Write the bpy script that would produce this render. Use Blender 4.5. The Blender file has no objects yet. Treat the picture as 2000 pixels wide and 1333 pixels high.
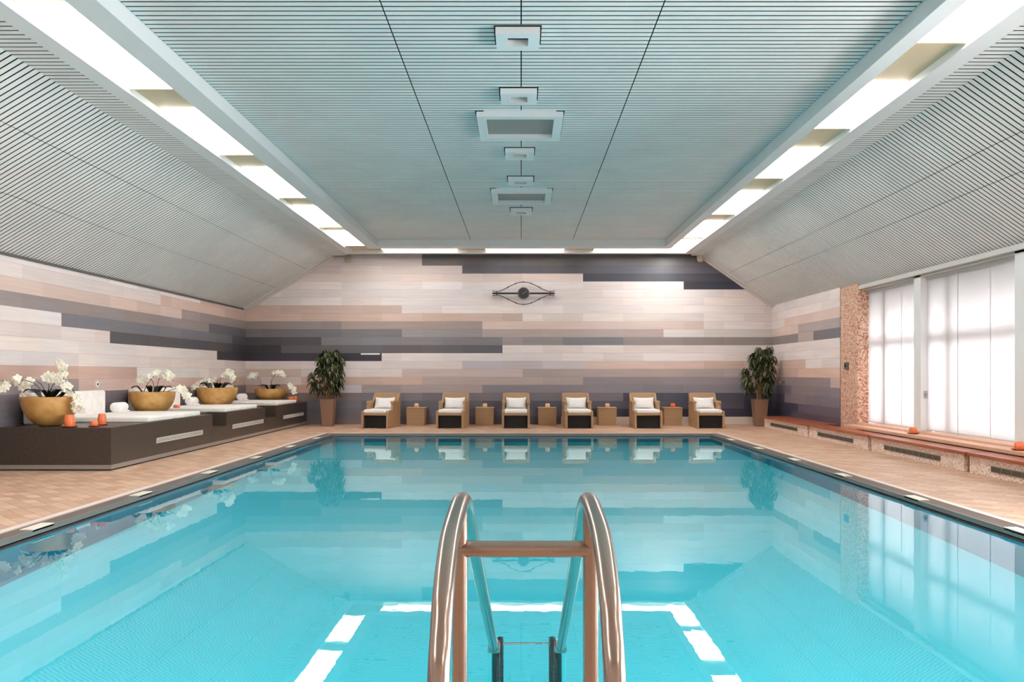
import bpy, bmesh, math, random
from mathutils import Vector, Matrix
random.seed(7)
SC = bpy.context.scene
COL = SC.collection
PI = math.pi

# ------------------------------------------------------------------ camera, world, light, exposure
cam_d = bpy.data.cameras.new('camera')
cam = bpy.data.objects.new('camera', cam_d)
COL.objects.link(cam)
cam.location = (0, 0, 1.28)
cam.rotation_euler = (PI / 2, 0, 0)
cam_d.sensor_width = 36
cam_d.lens = 1667 / 2000 * 36
cam_d.shift_x = -18 / 2000
cam_d.shift_y = 63.5 / 2000
cam_d.clip_start = 0.05
SC.camera = cam
w = bpy.data.worlds.new('world')
SC.world = w
w.use_nodes = True
w.node_tree.nodes['Background'].inputs[0].default_value = (0.75, 0.85, 1.0, 1)
w.node_tree.nodes['Background'].inputs[1].default_value = 1.0
SC.view_settings.view_transform = 'Standard'
SC.view_settings.look = 'None'
SC.view_settings.gamma = 1
SC.view_settings.use_curve_mapping = False
SC.view_settings.exposure = 1.17
cy = SC.cycles
cy.max_bounces = 14
cy.diffuse_bounces = 6
cy.glossy_bounces = 5
cy.transmission_bounces = 8
cy.transparent_max_bounces = 8
cy.sample_clamp_indirect = 12
cy.use_denoising = True
cy.use_adaptive_sampling = True
cy.adaptive_threshold = 0.02
LAMP = 9.0          # ceiling luminaire emission
DAY = 128.0         # daylight behind each window, watts


def sky_panel(y0, y1):
    l = bpy.data.lights.new('daylight', 'AREA')
    l.shape = 'RECTANGLE'
    l.size = y1 - y0 + 0.5
    l.size_y = 3.0
    l.energy = DAY if y0 > 8.1 else DAY * 2.3  # stronger at the added windows out of view, to lift the ceiling
    l.color = (1.0, 0.97, 0.96)
    o = bpy.data.objects.new('daylight', l)
    COL.objects.link(o)
    o.location = (7.75, (y0 + y1) / 2, 1.65)
    # area lights shine along local -Z; turn that to -X
    o.rotation_euler = Matrix(((0, 0, 1), (1, 0, 0), (0, 1, 0))).to_euler()


WINDOWS = [(13.97, 16.04), (11.10, 13.72), (8.25, 10.87), (5.40, 8.01), (2.55, 5.16), (-0.30, 2.31)]  # last three are unseen, added to light the ceiling neutrally
for y0, y1 in WINDOWS:
    sky_panel(y0, y1)


def added_pool_light(loc, sx, sy, rot, watts):
    # lamp strips added below the pool's rim for its glow and ceiling cast
    l = bpy.data.lights.new('added_pool_light', 'AREA')
    l.shape = 'RECTANGLE'; l.size = sx; l.size_y = sy; l.energy = watts
    l.color = (0.92, 1.0, 0.98)
    o = bpy.data.objects.new('added_pool_light', l)
    COL.objects.link(o); o.location = loc; o.rotation_euler = rot


POOL = 21.0
added_pool_light((-3.88, 10.3, -0.16), 0.12, 15.0, (0, math.radians(-24), 0), POOL * 0.55)
added_pool_light((3.90, 10.3, -0.16), 0.12, 15.0, (0, math.radians(24), 0), POOL * 0.55)
added_pool_light((0.0, 2.70, -0.40), 7.4, 0.25, (math.radians(70), 0, 0), POOL * 1.3)

# ------------------------------------------------------------------ helpers


def lin(c):
    r = []
    for v in c:
        v /= 255
        r.append(v / 12.92 if v <= 0.04045 else ((v + 0.055) / 1.055) ** 2.4)
    return r


class MB:
    def __init__(s):
        s.v = []; s.f = []; s.c = []; s.mi = []; s.cur = None; s.m = 0

    def add(s, vs, fs):
        b = len(s.v)
        s.v += [tuple(p) for p in vs]
        for f in fs:
            s.f.append([b + i for i in f]); s.c.append(s.cur); s.mi.append(s.m)

    def box(s, x0, x1, y0, y1, z0, z1):
        vs = [(x, y, z) for z in (z0, z1) for y in (y0, y1) for x in (x0, x1)]
        s.add(vs, [(0, 2, 3, 1), (4, 5, 7, 6), (0, 1, 5, 4), (2, 6, 7, 3), (0, 4, 6, 2), (1, 3, 7, 5)])
        return s

    def quad(s, a, b, c, d):
        s.add([a, b, c, d], [(0, 1, 2, 3)]); return s

    def prism_x(s, prof, x0, x1):           # profile of (y, z) points extruded along x
        n = len(prof)
        vs = [(x0, y, z) for y, z in prof] + [(x1, y, z) for y, z in prof]
        fs = [tuple(range(n)), tuple(range(2 * n - 1, n - 1, -1))]
        fs += [(i, i + n, (i + 1) % n + n, (i + 1) % n) for i in range(n)]
        s.add(vs, fs); return s

    def prism_y(s, prof, y0, y1):           # profile of (x, z)
        n = len(prof)
        vs = [(x, y0, z) for x, z in prof] + [(x, y1, z) for x, z in prof]
        fs = [tuple(range(n)), tuple(range(2 * n - 1, n - 1, -1))]
        fs += [(i, i + n, (i + 1) % n + n, (i + 1) % n) for i in range(n)]
        s.add(vs, fs); return s

    def tube(s, pts, r, seg=14, caps=True):
        pts = [Vector(p) for p in pts]
        rs = r if isinstance(r, (list, tuple)) else [r] * len(pts)
        t0 = (pts[1] - pts[0]).normalized()
        up = Vector((0, 0, 1)) if abs(t0.z) < 0.9 else Vector((1, 0, 0))
        nrm = t0.cross(up).normalized()
        b = len(s.v)
        for i, p in enumerate(pts):
            t = (pts[min(i + 1, len(pts) - 1)] - pts[max(i - 1, 0)]).normalized()
            nrm = (nrm - t * nrm.dot(t)).normalized()
            bi = t.cross(nrm)
            for k in range(seg):
                a = 2 * PI * k / seg
                s.v.append(tuple(p + (nrm * math.cos(a) + bi * math.sin(a)) * rs[i]))
        for i in range(len(pts) - 1):
            for k in range(seg):
                a = b + i * seg + k; c = b + i * seg + (k + 1) % seg
                s.f.append([a, c, c + seg, a + seg]); s.c.append(s.cur); s.mi.append(s.m)
        if caps:
            s.f.append([b + k for k in range(seg)][::-1]); s.c.append(s.cur); s.mi.append(s.m)
            e = b + (len(pts) - 1) * seg
            s.f.append([e + k for k in range(seg)]); s.c.append(s.cur); s.mi.append(s.m)
        return s

    def lathe(s, prof, cx=0, cy=0, seg=32, sx=1, sy=1):   # (r, z) points
        b = len(s.v); n = len(prof)
        for r, z in prof:
            for k in range(seg):
                a = 2 * PI * k / seg
                s.v.append((cx + sx * r * math.cos(a), cy + sy * r * math.sin(a), z))
        for i in range(n - 1):
            for k in range(seg):
                a = b + i * seg + k; c = b + i * seg + (k + 1) % seg
                s.f.append([a, c, c + seg, a + seg]); s.c.append(s.cur); s.mi.append(s.m)
        if prof[0][0] > 1e-4:
            s.f.append([b + k for k in range(seg)][::-1]); s.c.append(s.cur); s.mi.append(s.m)
        if prof[-1][0] > 1e-4:
            e = b + (n - 1) * seg
            s.f.append([e + k for k in range(seg)]); s.c.append(s.cur); s.mi.append(s.m)
        return s

    def build(s, name, mat, parent=None, origin=None, smooth=False, bevel=0, subsurf=0, angle=40):
        o0 = Vector(origin) if origin else (parent.location.copy() if (parent and parent.get('_w')) else Vector((0, 0, 0)))
        me = bpy.data.meshes.new(name)
        me.from_pydata([tuple(Vector(p) - o0) for p in s.v], [], s.f)
        for m in (mat if isinstance(mat, (list, tuple)) else [mat]):
            me.materials.append(m)
        if any(s.mi):
            me.polygons.foreach_set('material_index', s.mi)
        if any(c is not None for c in s.c):
            ca = me.color_attributes.new('tile', 'FLOAT_COLOR', 'CORNER')
            for p in me.polygons:
                c = s.c[p.index] or (1, 1, 1)
                for li in p.loop_indices:
                    ca.data[li].color = (*c[:3], 1)
        bm = bmesh.new(); bm.from_mesh(me)
        if not any(s.c):
            bmesh.ops.recalc_face_normals(bm, faces=bm.faces)
        bm.to_mesh(me); bm.free()
        me.update()
        if smooth:
            me.polygons.foreach_set('use_smooth', [True] * len(me.polygons))
            try:
                me.set_sharp_from_angle(angle=math.radians(angle))
            except Exception:
                pass
        o = bpy.data.objects.new(name, me)
        COL.objects.link(o)
        if parent:
            o.parent = parent
        elif origin:
            o.location = o0
        if bevel:
            md = o.modifiers.new('bevel', 'BEVEL'); md.width = bevel; md.segments = 3; md.limit_method = 'ANGLE'
        if subsurf:
            md = o.modifiers.new('sub', 'SUBSURF'); md.levels = subsurf; md.render_levels = subsurf
        return o


def tag(o, label=None, cat=None, group=None, kind=None):
    if label: o['label'] = label
    if cat: o['category'] = cat
    if group: o['group'] = group
    if kind: o['kind'] = kind
    return o


def thing(name, label, cat, loc=(0, 0, 0), group=None, world=False, rotz=0):
    o = bpy.data.objects.new(name, None)
    COL.objects.link(o)
    o.location = loc
    o.rotation_euler = (0, 0, rotz)
    o.empty_display_size = 0.1
    if world: o['_w'] = 1
    return tag(o, label, cat, group)


def copy_tree(o, parent=None):
    kids = [c for c in bpy.data.objects if c.parent == o]
    c = o.copy(); COL.objects.link(c)
    if parent: c.parent = parent
    for k in kids:
        copy_tree(k, c)
    return c


def struct(o):
    o['kind'] = 'structure'; return o


# ------------------------------------------------------------------ materials


def mat(name, rgb=(200, 200, 200), rough=0.5, metal=0.0, spec=0.5):
    m = bpy.data.materials.new(name); m.use_nodes = True
    p = m.node_tree.nodes['Principled BSDF']
    p.inputs['Base Color'].default_value = (*lin(rgb), 1)
    p.inputs['Roughness'].default_value = rough
    p.inputs['Metallic'].default_value = metal
    p.inputs['Specular IOR Level'].default_value = spec
    return m


def N(m, t, **kw):
    n = m.node_tree.nodes.new(t)
    for k, v in kw.items():
        if k in n.inputs.keys():
            n.inputs[k].default_value = v
        else:
            setattr(n, k, v)
    return n


def L(m, a, b):
    m.node_tree.links.new(a, b)


def noise_mat(name, c1, c2, scale=5, rough=0.6, stretch=(1, 1, 1), bump=0.0, detail=4, metal=0, lo=0.35, hi=0.65, spec=0.5):
    m = mat(name, c1, rough, metal, spec)
    p = m.node_tree.nodes['Principled BSDF']
    tc = N(m, 'ShaderNodeTexCoord'); mp = N(m, 'ShaderNodeMapping')
    mp.inputs['Scale'].default_value = stretch
    nz = N(m, 'ShaderNodeTexNoise'); nz.inputs['Scale'].default_value = scale; nz.inputs['Detail'].default_value = detail
    cr = N(m, 'ShaderNodeValToRGB')
    cr.color_ramp.elements[0].position = lo; cr.color_ramp.elements[1].position = hi
    cr.color_ramp.elements[0].color = (*lin(c1), 1); cr.color_ramp.elements[1].color = (*lin(c2), 1)
    L(m, tc.outputs['Object'], mp.inputs['Vector']); L(m, mp.outputs[0], nz.inputs['Vector'])
    L(m, nz.outputs['Fac'], cr.inputs[0]); L(m, cr.outputs[0], p.inputs['Base Color'])
    if bump:
        b = N(m, 'ShaderNodeBump'); b.inputs['Strength'].default_value = bump; b.inputs['Distance'].default_value = 0.01
        L(m, nz.outputs['Fac'], b.inputs['Height']); L(m, b.outputs[0], p.inputs['Normal'])
    return m


M = {}
M['slat'] = noise_mat('painted slats', (232, 233, 232), (240, 240, 238), 1.5, 0.55)
M['white_panel'] = mat('white painted panel', (234, 234, 235), 0.5)
M['void'] = mat('black void', (14, 13, 14), 0.9)
M['trough'] = mat('warm beige trough', (216, 194, 160), 0.5)
M['trim'] = mat('off white trim', (214, 208, 204), 0.5)
M['chrome'] = mat('stainless steel', (172, 156, 146), 0.24, 1.0)
M['dark_metal'] = mat('dark metal', (52, 42, 42), 0.4, 0.6)
M['steel'] = mat('grey metal', (170, 168, 165), 0.35, 0.8)
M['fabric'] = noise_mat('white fabric', (232, 226, 222), (240, 236, 232), 9, 0.9, bump=0.15)
M['cushion'] = noise_mat('bright white fabric', (240, 238, 238), (246, 244, 244), 9, 0.9, bump=0.12)
M['bowl'] = noise_mat('ochre ceramic', (190, 140, 74), (212, 168, 104), 7, 0.45, bump=0.1)
M['soil'] = noise_mat('dark soil', (40, 34, 28), (66, 56, 46), 30, 0.9, bump=0.5)
M['pot'] = mat('brown planter', (146, 112, 92), 0.45)
M['orange'] = mat('orange glass', (246, 132, 84), 0.25)
M['orange'].node_tree.nodes['Principled BSDF'].inputs['Subsurface Weight'].default_value = 0.25
M['peach'] = mat('peach glass', (238, 196, 164), 0.25)
M['saucer'] = mat('terracotta saucer', (150, 66, 40), 0.4)
M['petal'] = mat('ivory petal', (250, 247, 232), 0.6)
M['stem'] = mat('brown green stem', (88, 72, 50), 0.6)
M['orchid_leaf'] = mat('dark orchid leaf', (26, 36, 22), 0.35)
M['bark'] = noise_mat('pale bark', (150, 112, 76), (178, 138, 98), 12, 0.8, stretch=(1, 1, 0.2), bump=0.3)
M['black'] = mat('matt black', (16, 14, 14), 0.7)
M['beige_plastic'] = mat('beige plastic', (196, 184, 164), 0.5)
M['clock_face'] = mat('dark clock face', (58, 48, 50), 0.4)
M['skirting'] = mat('cream stone skirting', (222, 208, 200), 0.5)
M['tab'] = mat('cream marker tile', (234, 222, 206), 0.4)
M['grille_white'] = mat('white grille', (206, 200, 196), 0.4)
M['cab_dark'] = noise_mat('dark grey-brown laminate', (62, 53, 46), (72, 62, 54), 30, 0.35)
M['plinth'] = mat('brushed plinth', (150, 142, 136), 0.4, 0.2)
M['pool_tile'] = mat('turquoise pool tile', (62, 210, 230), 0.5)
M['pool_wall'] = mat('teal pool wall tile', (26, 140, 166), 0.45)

# leaves of the two indoor trees: darker and lighter greens leaf by leaf
m = mat('tree leaf', (40, 60, 28), 0.4); M['leaf'] = m
p = m.node_tree.nodes['Principled BSDF']
geo = N(m, 'ShaderNodeNewGeometry')
cr = N(m, 'ShaderNodeValToRGB')
cr.color_ramp.elements[0].color = (*lin((16, 26, 14)), 1); cr.color_ramp.elements[1].color = (*lin((84, 98, 50)), 1)
cr.color_ramp.elements[1].position = 1.0
L(m, geo.outputs['Random Per Island'], cr.inputs[0]); L(m, cr.outputs[0], p.inputs['Base Color'])

# wicker
m = mat('woven wicker', (172, 142, 108), 0.65); M['wicker'] = m
p = m.node_tree.nodes['Principled BSDF']
tc = N(m, 'ShaderNodeTexCoord')
wv = N(m, 'ShaderNodeTexWave', wave_type='BANDS', bands_direction='Z'); wv.inputs['Scale'].default_value = 14; wv.inputs['Distortion'].default_value = 1.2
wv.inputs['Detail'].default_value = 2
cr = N(m, 'ShaderNodeValToRGB')
cr.color_ramp.elements[0].color = (*lin((150, 116, 84)), 1); cr.color_ramp.elements[1].color = (*lin((200, 164, 126)), 1)
L(m, tc.outputs['Object'], wv.inputs['Vector']); L(m, wv.outputs['Fac'], cr.inputs[0]); L(m, cr.outputs[0], p.inputs['Base Color'])
b = N(m, 'ShaderNodeBump'); b.inputs['Strength'].default_value = 0.4; b.inputs['Distance'].default_value = 0.01
L(m, wv.outputs['Fac'], b.inputs['Height']); L(m, b.outputs[0], p.inputs['Normal'])

# red-brown wood bench tops
m = mat('oiled hardwood', (150, 82, 54), 0.3); M['wood'] = m
p = m.node_tree.nodes['Principled BSDF']
tc = N(m, 'ShaderNodeTexCoord'); mp = N(m, 'ShaderNodeMapping'); mp.inputs['Scale'].default_value = (18, 1.2, 18)
nz = N(m, 'ShaderNodeTexNoise'); nz.inputs['Scale'].default_value = 2; nz.inputs['Detail'].default_value = 6
cr = N(m, 'ShaderNodeValToRGB')
cr.color_ramp.elements[0].position = 0.3; cr.color_ramp.elements[1].position = 0.7
cr.color_ramp.elements[0].color = (*lin((136, 62, 36)), 1); cr.color_ramp.elements[1].color = (*lin((182, 100, 66)), 1)
L(m, tc.outputs['Object'], mp.inputs[0]); L(m, mp.outputs[0], nz.inputs['Vector']); L(m, nz.outputs['Fac'], cr.inputs[0]); L(m, cr.outputs[0], p.inputs['Base Color'])

# pink pebble mosaic
m = mat('pebble mosaic', (205, 160, 135), 0.5); M['mosaic'] = m
p = m.node_tree.nodes['Principled BSDF']
tc = N(m, 'ShaderNodeTexCoord')
vo = N(m, 'ShaderNodeTexVoronoi'); vo.inputs['Scale'].default_value = 42
sp = N(m, 'ShaderNodeSeparateColor')
cr = N(m, 'ShaderNodeValToRGB')
e = cr.color_ramp.elements
e[0].color = (*lin((176, 108, 76)), 1); e[1].color = (*lin((240, 216, 198)), 1); e[0].position = 0.05
k = e.new(0.45); k.color = (*lin((218, 168, 140)), 1)
L(m, tc.outputs['Object'], vo.inputs['Vector']); L(m, vo.outputs['Color'], sp.inputs[0]); L(m, sp.outputs[0], cr.inputs[0]); L(m, cr.outputs[0], p.inputs['Base Color'])
b = N(m, 'ShaderNodeBump'); b.inputs['Strength'].default_value = 0.5; b.inputs['Distance'].default_value = 0.006; b.invert = True
L(m, vo.outputs['Distance'], b.inputs['Height']); L(m, b.outputs[0], p.inputs['Normal'])

# paler stone of the bench bases
m = mat('speckled stone', (222, 198, 184), 0.5); M['stone'] = m
p = m.node_tree.nodes['Principled BSDF']
tc = N(m, 'ShaderNodeTexCoord')
vo = N(m, 'ShaderNodeTexVoronoi'); vo.inputs['Scale'].default_value = 60
sp = N(m, 'ShaderNodeSeparateColor'); cr = N(m, 'ShaderNodeValToRGB')
e = cr.color_ramp.elements
e[0].color = (*lin((188, 142, 116)), 1); e[1].color = (*lin((240, 222, 210)), 1); e[0].position = 0.0; e[1].position = 0.6
L(m, tc.outputs['Object'], vo.inputs['Vector']); L(m, vo.outputs['Color'], sp.inputs[0]); L(m, sp.outputs[0], cr.inputs[0]); L(m, cr.outputs[0], p.inputs['Base Color'])

# floor: small sandy-pink tiles
m = mat('sandstone floor tiles', (205, 170, 146), 0.45); M['floor'] = m
p = m.node_tree.nodes['Principled BSDF']
tc = N(m, 'ShaderNodeTexCoord'); mp = N(m, 'ShaderNodeMapping'); mp.inputs['Rotation'].default_value = (0, 0, math.radians(45))
br = N(m, 'ShaderNodeTexBrick')
br.inputs['Scale'].default_value = 1.0; br.inputs['Brick Width'].default_value = 0.25; br.inputs['Row Height'].default_value = 0.125
br.inputs['Mortar Size'].default_value = 0.004; br.inputs['Bias'].default_value = 0.0
br.inputs['Color1'].default_value = (*lin((194, 154, 128)), 1); br.inputs['Color2'].default_value = (*lin((222, 188, 162)), 1)
br.inputs['Mortar'].default_value = (*lin((168, 134, 110)), 1)
nz = N(m, 'ShaderNodeTexNoise'); nz.inputs['Scale'].default_value = 3.0; nz.inputs['Detail'].default_value = 5
mx = N(m, 'ShaderNodeMix', data_type='RGBA', blend_type='MULTIPLY'); mx.inputs[0].default_value = 0.5
cr = N(m, 'ShaderNodeValToRGB'); cr.color_ramp.elements[0].position = 0.3; cr.color_ramp.elements[1].position = 0.7
cr.color_ramp.elements[0].color = (0.78, 0.72, 0.68, 1); cr.color_ramp.elements[1].color = (1, 1, 1, 1)
L(m, tc.outputs['Object'], mp.inputs[0]); L(m, mp.outputs[0], br.inputs['Vector'])
L(m, tc.outputs['Object'], nz.inputs['Vector']); L(m, nz.outputs['Fac'], cr.inputs[0])
L(m, br.outputs['Color'], mx.inputs[6]); L(m, cr.outputs[0], mx.inputs[7]); L(m, mx.outputs[2], p.inputs['Base Color'])

# wall tiles: each tile carries its own glaze colour, fine horizontal ribs and joints
m = mat('glazed wall tiles', (200, 200, 200), 0.34); M['tiles'] = m
p = m.node_tree.nodes['Principled BSDF']
at = N(m, 'ShaderNodeAttribute', attribute_name='tile')
tc = N(m, 'ShaderNodeTexCoord'); sx = N(m, 'ShaderNodeSeparateXYZ')
L(m, tc.outputs['Object'], sx.inputs[0])
a1 = N(m, 'ShaderNodeMath', operation='ADD'); a1.inputs[1].default_value = 0.012 + 0.2006 * 10 + 0.003
d1 = N(m, 'ShaderNodeMath', operation='DIVIDE'); d1.inputs[1].default_value = 0.2006
f1 = N(m, 'ShaderNodeMath', operation='FRACT')
l1 = N(m, 'ShaderNodeMath', operation='LESS_THAN'); l1.inputs[1].default_value = 0.03
L(m, sx.outputs[2], a1.inputs[0]); L(m, a1.outputs[0], d1.inputs[0]); L(m, d1.outputs[0], f1.inputs[0]); L(m, f1.outputs[0], l1.inputs[0])
nz = N(m, 'ShaderNodeTexNoise'); nz.inputs['Scale'].default_value = 1.0; nz.inputs['Detail'].default_value = 3
mp = N(m, 'ShaderNodeMapping'); mp.inputs['Scale'].default_value = (1.2, 1.2, 26)
L(m, tc.outputs['Object'], mp.inputs[0]); L(m, mp.outputs[0], nz.inputs['Vector'])
cr = N(m, 'ShaderNodeValToRGB'); cr.color_ramp.elements[0].position = 0.3; cr.color_ramp.elements[1].position = 0.7
cr.color_ramp.elements[0].color = (0.9, 0.89, 0.89, 1); cr.color_ramp.elements[1].color = (1, 1, 1, 1)
L(m, nz.outputs['Fac'], cr.inputs[0])
mx = N(m, 'ShaderNodeMix', data_type='RGBA', blend_type='MULTIPLY'); mx.inputs[0].default_value = 1.0
L(m, at.outputs['Color'], mx.inputs[6]); L(m, cr.outputs[0], mx.inputs[7])
mx2 = N(m, 'ShaderNodeMix', data_type='RGBA', blend_type='MULTIPLY')
mx2.inputs[7].default_value = (0.72, 0.70, 0.70, 1)
L(m, l1.outputs[0], mx2.inputs[0]); L(m, mx.outputs[2], mx2.inputs[6]); L(m, mx2.outputs[2], p.inputs['Base Color'])

# water: clear, nearly still
m = bpy.data.materials.new('pool water'); m.use_nodes = True; M['water'] = m
nt = m.node_tree; nt.nodes.remove(nt.nodes['Principled BSDF'])
gl = N(m, 'ShaderNodeBsdfGlass'); gl.inputs['IOR'].default_value = 1.333; gl.inputs['Roughness'].default_value = 0.0
gl.inputs['Color'].default_value = (0.96, 1.0, 1.0, 1)
tc = N(m, 'ShaderNodeTexCoord')
nz = N(m, 'ShaderNodeTexNoise'); nz.inputs['Scale'].default_value = 5.5; nz.inputs['Detail'].default_value = 2
b = N(m, 'ShaderNodeBump'); b.inputs['Strength'].default_value = 0.009; b.inputs['Distance'].default_value = 0.02
L(m, tc.outputs['Object'], nz.inputs['Vector']); L(m, nz.outputs['Fac'], b.inputs['Height']); L(m, b.outputs[0], gl.inputs['Normal'])
L(m, gl.outputs[0], nt.nodes['Material Output'].inputs['Surface'])

# lit luminaire
m = bpy.data.materials.new('lit diffuser'); m.use_nodes = True; M['lamp'] = m
nt = m.node_tree; nt.nodes.remove(nt.nodes['Principled BSDF'])
em = N(m, 'ShaderNodeEmission'); em.inputs[0].default_value = (1.0, 0.95, 0.88, 1); em.inputs[1].default_value = LAMP
L(m, em.outputs[0], nt.nodes['Material Output'].inputs['Surface'])

m = M['lamp'].copy(); m.name = 'lit slim diffuser'; M['lamp_far'] = m
m.node_tree.nodes['Emission'].inputs[1].default_value = 2.2

# translucent roller fabric
m = bpy.data.materials.new('translucent blind fabric'); m.use_nodes = True; M['blind'] = m
nt = m.node_tree; nt.nodes.remove(nt.nodes['Principled BSDF'])
df = N(m, 'ShaderNodeBsdfDiffuse'); df.inputs[0].default_value = (0.72, 0.69, 0.69, 1)
tr = N(m, 'ShaderNodeBsdfTranslucent'); tr.inputs[0].default_value = (0.86, 0.82, 0.82, 1)
ms = N(m, 'ShaderNodeMixShader'); ms.inputs[0].default_value = 0.5
L(m, df.outputs[0], ms.inputs[1]); L(m, tr.outputs[0], ms.inputs[2]); L(m, ms.outputs[0], nt.nodes['Material Output'].inputs['Surface'])

# window glass: thin clear sheet
m = bpy.data.materials.new('window glass'); m.use_nodes = True; M['glass'] = m
nt = m.node_tree; nt.nodes.remove(nt.nodes['Principled BSDF'])
tp = N(m, 'ShaderNodeBsdfTransparent'); tp.inputs[0].default_value = (0.93, 0.95, 0.95, 1)
gs = N(m, 'ShaderNodeBsdfGlossy'); gs.inputs['Roughness'].default_value = 0.02
fr = N(m, 'ShaderNodeFresnel'); fr.inputs[0].default_value = 1.45
ms = N(m, 'ShaderNodeMixShader')
L(m, fr.outputs[0], ms.inputs[0]); L(m, tp.outputs[0], ms.inputs[1]); L(m, gs.outputs[0], ms.inputs[2]); L(m, ms.outputs[0], nt.nodes['Material Output'].inputs['Surface'])

# ------------------------------------------------------------------ measured room
F = 1667.0
VX, VY, H = 1018.0, 730.0, 1.28
YW = 21.5                 # back wall
XL, XR = -6.94, 6.32      # side walls
YN = -3.0                 # wall behind the camera
SCL = F / YW


def X(px, d): return (px - VX) / F * d
def Z(py, d): return H - (py - VY) / F * d


COURSE, U, Z0 = 0.2006, 0.507, -0.012
# glaze palette
WH = (236, 226, 226); PW = (228, 212, 208); PK = (216, 190, 180); PD = (206, 172, 160)
TP = (176, 160, 156); TG = (158, 146, 146); GR = (140, 134, 138); BG = (122, 120, 130)
DK = (104, 100, 106); DD = (88, 84, 92); KK = (68, 64, 72); KB = (60, 60, 72); SL = (100, 100, 118)
LV = (206, 200, 206)


def tile_col(c, jit=1.0):
    k = 1 + random.uniform(-0.035, 0.035) * jit
    t = random.uniform(-2.2, 3) * jit
    return lin((min(250, c[0] * k + t), min(250, c[1] * k), min(250, c[2] * k - t)))


# back wall rows: (right pixel edge, colour) from the left corner, course 20 is the top one
BACK = {
    20: [(821, PW), (9999, (118, 112, 114))],
    19: [(900, PW), (9999, (102, 102, 114))],
    18: [(1136, PW), (9999, (78, 80, 92))],
    17: [(1332, WH), (9999, (62, 62, 76))],
    16: [(9999, WH)],
    15: [(9999, WH)],
    14: [(782, PK), (9999, WH)],
    13: [(1017, PK), (9999, (232, 222, 220))],
    12: [(660, TG), (938, TP), (1372, (224, 204, 198)), (9999, WH)],
    11: [(782, (126, 124, 130)), (938, (160, 154, 160)), (1294, (186, 172, 172)), (9999, (224, 216, 214))],
    10: [(627, DD), (977, (136, 134, 142)), (1094, (160, 152, 156)), (1215, (136, 134, 142)), (9999, (156, 144, 144))],
    9: [(549, KK), (627, DK), (977, (106, 102, 110)), (9999, WH)],
    8: [(743, (62, 60, 70)), (9999, WH)],
    7: [(900, WH), (1136, LV), (1372, (230, 204, 196)), (9999, PK)],
    6: [(587, (224, 200, 192)), (782, WH), (1017, (220, 200, 196)), (9999, (184, 170, 168))],
    5: [(587, PW), (820, PK), (1137, (190, 174, 172)), (1449, (158, 148, 158)), (9999, PK)],
    4: [(665, PD), (704, LV), (938, (180, 166, 168)), (9999, (146, 140, 150))],
    3: [(704, (138, 124, 126)), (1215, (126, 122, 134)), (1449, (84, 86, 102)), (9999, (76, 76, 94))],
    2: [(704, (130, 128, 140)), (960, (112, 112, 126)), (1450, (90, 90, 106)), (9999, (70, 68, 88))],
    1: [(704, (120, 118, 130)), (1100, (104, 102, 116)), (9999, (62, 60, 76))],
    0: [(704, (126, 120, 128)), (9999, (98, 94, 104))],
}
# side walls: (distance from the back corner in half-metre tiles, colour)
LEFT = {
    15: [(99, WH)],
    14: [(6, PK), (99, WH)],
    13: [(10, PK), (99, PW)],
    12: [(8, TG), (99, (216, 190, 180))],
    11: [(5, DK), (99, (152, 140, 140))],
    10: [(2, DD), (17, (124, 122, 130)), (99, WH)],
    9: [(2, KK), (14, (90, 86, 90)), (99, PW)],
    8: [(4, KK), (99, (230, 218, 214))],
    7: [(3, PW), (16, (228, 214, 210)), (99, (224, 212, 210))],
    6: [(5, PW), (12, (230, 222, 218)), (99, PD)],
    5: [(16, (212, 182, 172)), (99, (150, 138, 142))],
    4: [(13, (132, 122, 126)), (99, (120, 112, 120))],
    3: [(6, (112, 102, 104)), (99, (112, 108, 118))],
    2: [(99, (116, 114, 126))],
    1: [(99, (110, 106, 118))],
    0: [(99, (106, 102, 112))],
}
RIGHT = {
    15: [(99, WH)], 14: [(99, WH)], 13: [(99, WH)],
    12: [(2, WH), (99, (226, 200, 188))],
    11: [(4, (228, 206, 198)), (99, (176, 164, 164))],
    10: [(4, (150, 140, 140)), (6, (186, 170, 164)), (99, (112, 110, 120))],
    9: [(99, WH)], 8: [(99, WH)],
    7: [(5, (226, 196, 184)), (99, WH)],
    6: [(99, (222, 192, 178))],
    5: [(8, (156, 142, 144)), (99, PK)],
    4: [(3, (116, 112, 128)), (6, (152, 138, 142)), (99, (146, 136, 146))],
    3: [(2, (92, 88, 108)), (6, (140, 128, 134)), (99, (128, 120, 134))],
    2: [(4, (80, 74, 90)), (99, (110, 104, 122))],
    1: [(3, (62, 58, 76)), (99, (92, 86, 104))],
    0: [(99, (84, 78, 96))],
}


def wall_back():
    b = MB(); n = int(round((XR - XL) / U))
    x0s = [XL + (X(549, YW) - XL)] if False else None
    # joints fall every half tile, aligned with the measured edge at px 549
    xs = [XL]; x = X(549, YW)
    while x > XL + 0.05: x -= U
    x += U if x <= XL + 0.05 else 0
    while x < XR - 0.02:
        xs.append(x); x += U
    xs.append(XR)
    for row, runs in BACK.items():
        z0 = max(0, Z0 + row * COURSE); z1 = Z0 + (row + 1) * COURSE
        if row == 20: z1 = 4.62
        prev = None; hold = None
        for i in range(len(xs) - 1):
            a, c = xs[i], xs[i + 1]
            px = VX + (a + c) / 2 * SCL
            col = next(cc for e, cc in runs if px < e)
            if col != prev or (i + row) % 2 == 0 or hold is None:
                hold = tile_col(col)
            prev = col
            b.cur = hold
            b.quad((a, YW, z0), (c, YW, z0), (c, YW, z1), (a, YW, z1))
    return b


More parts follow.
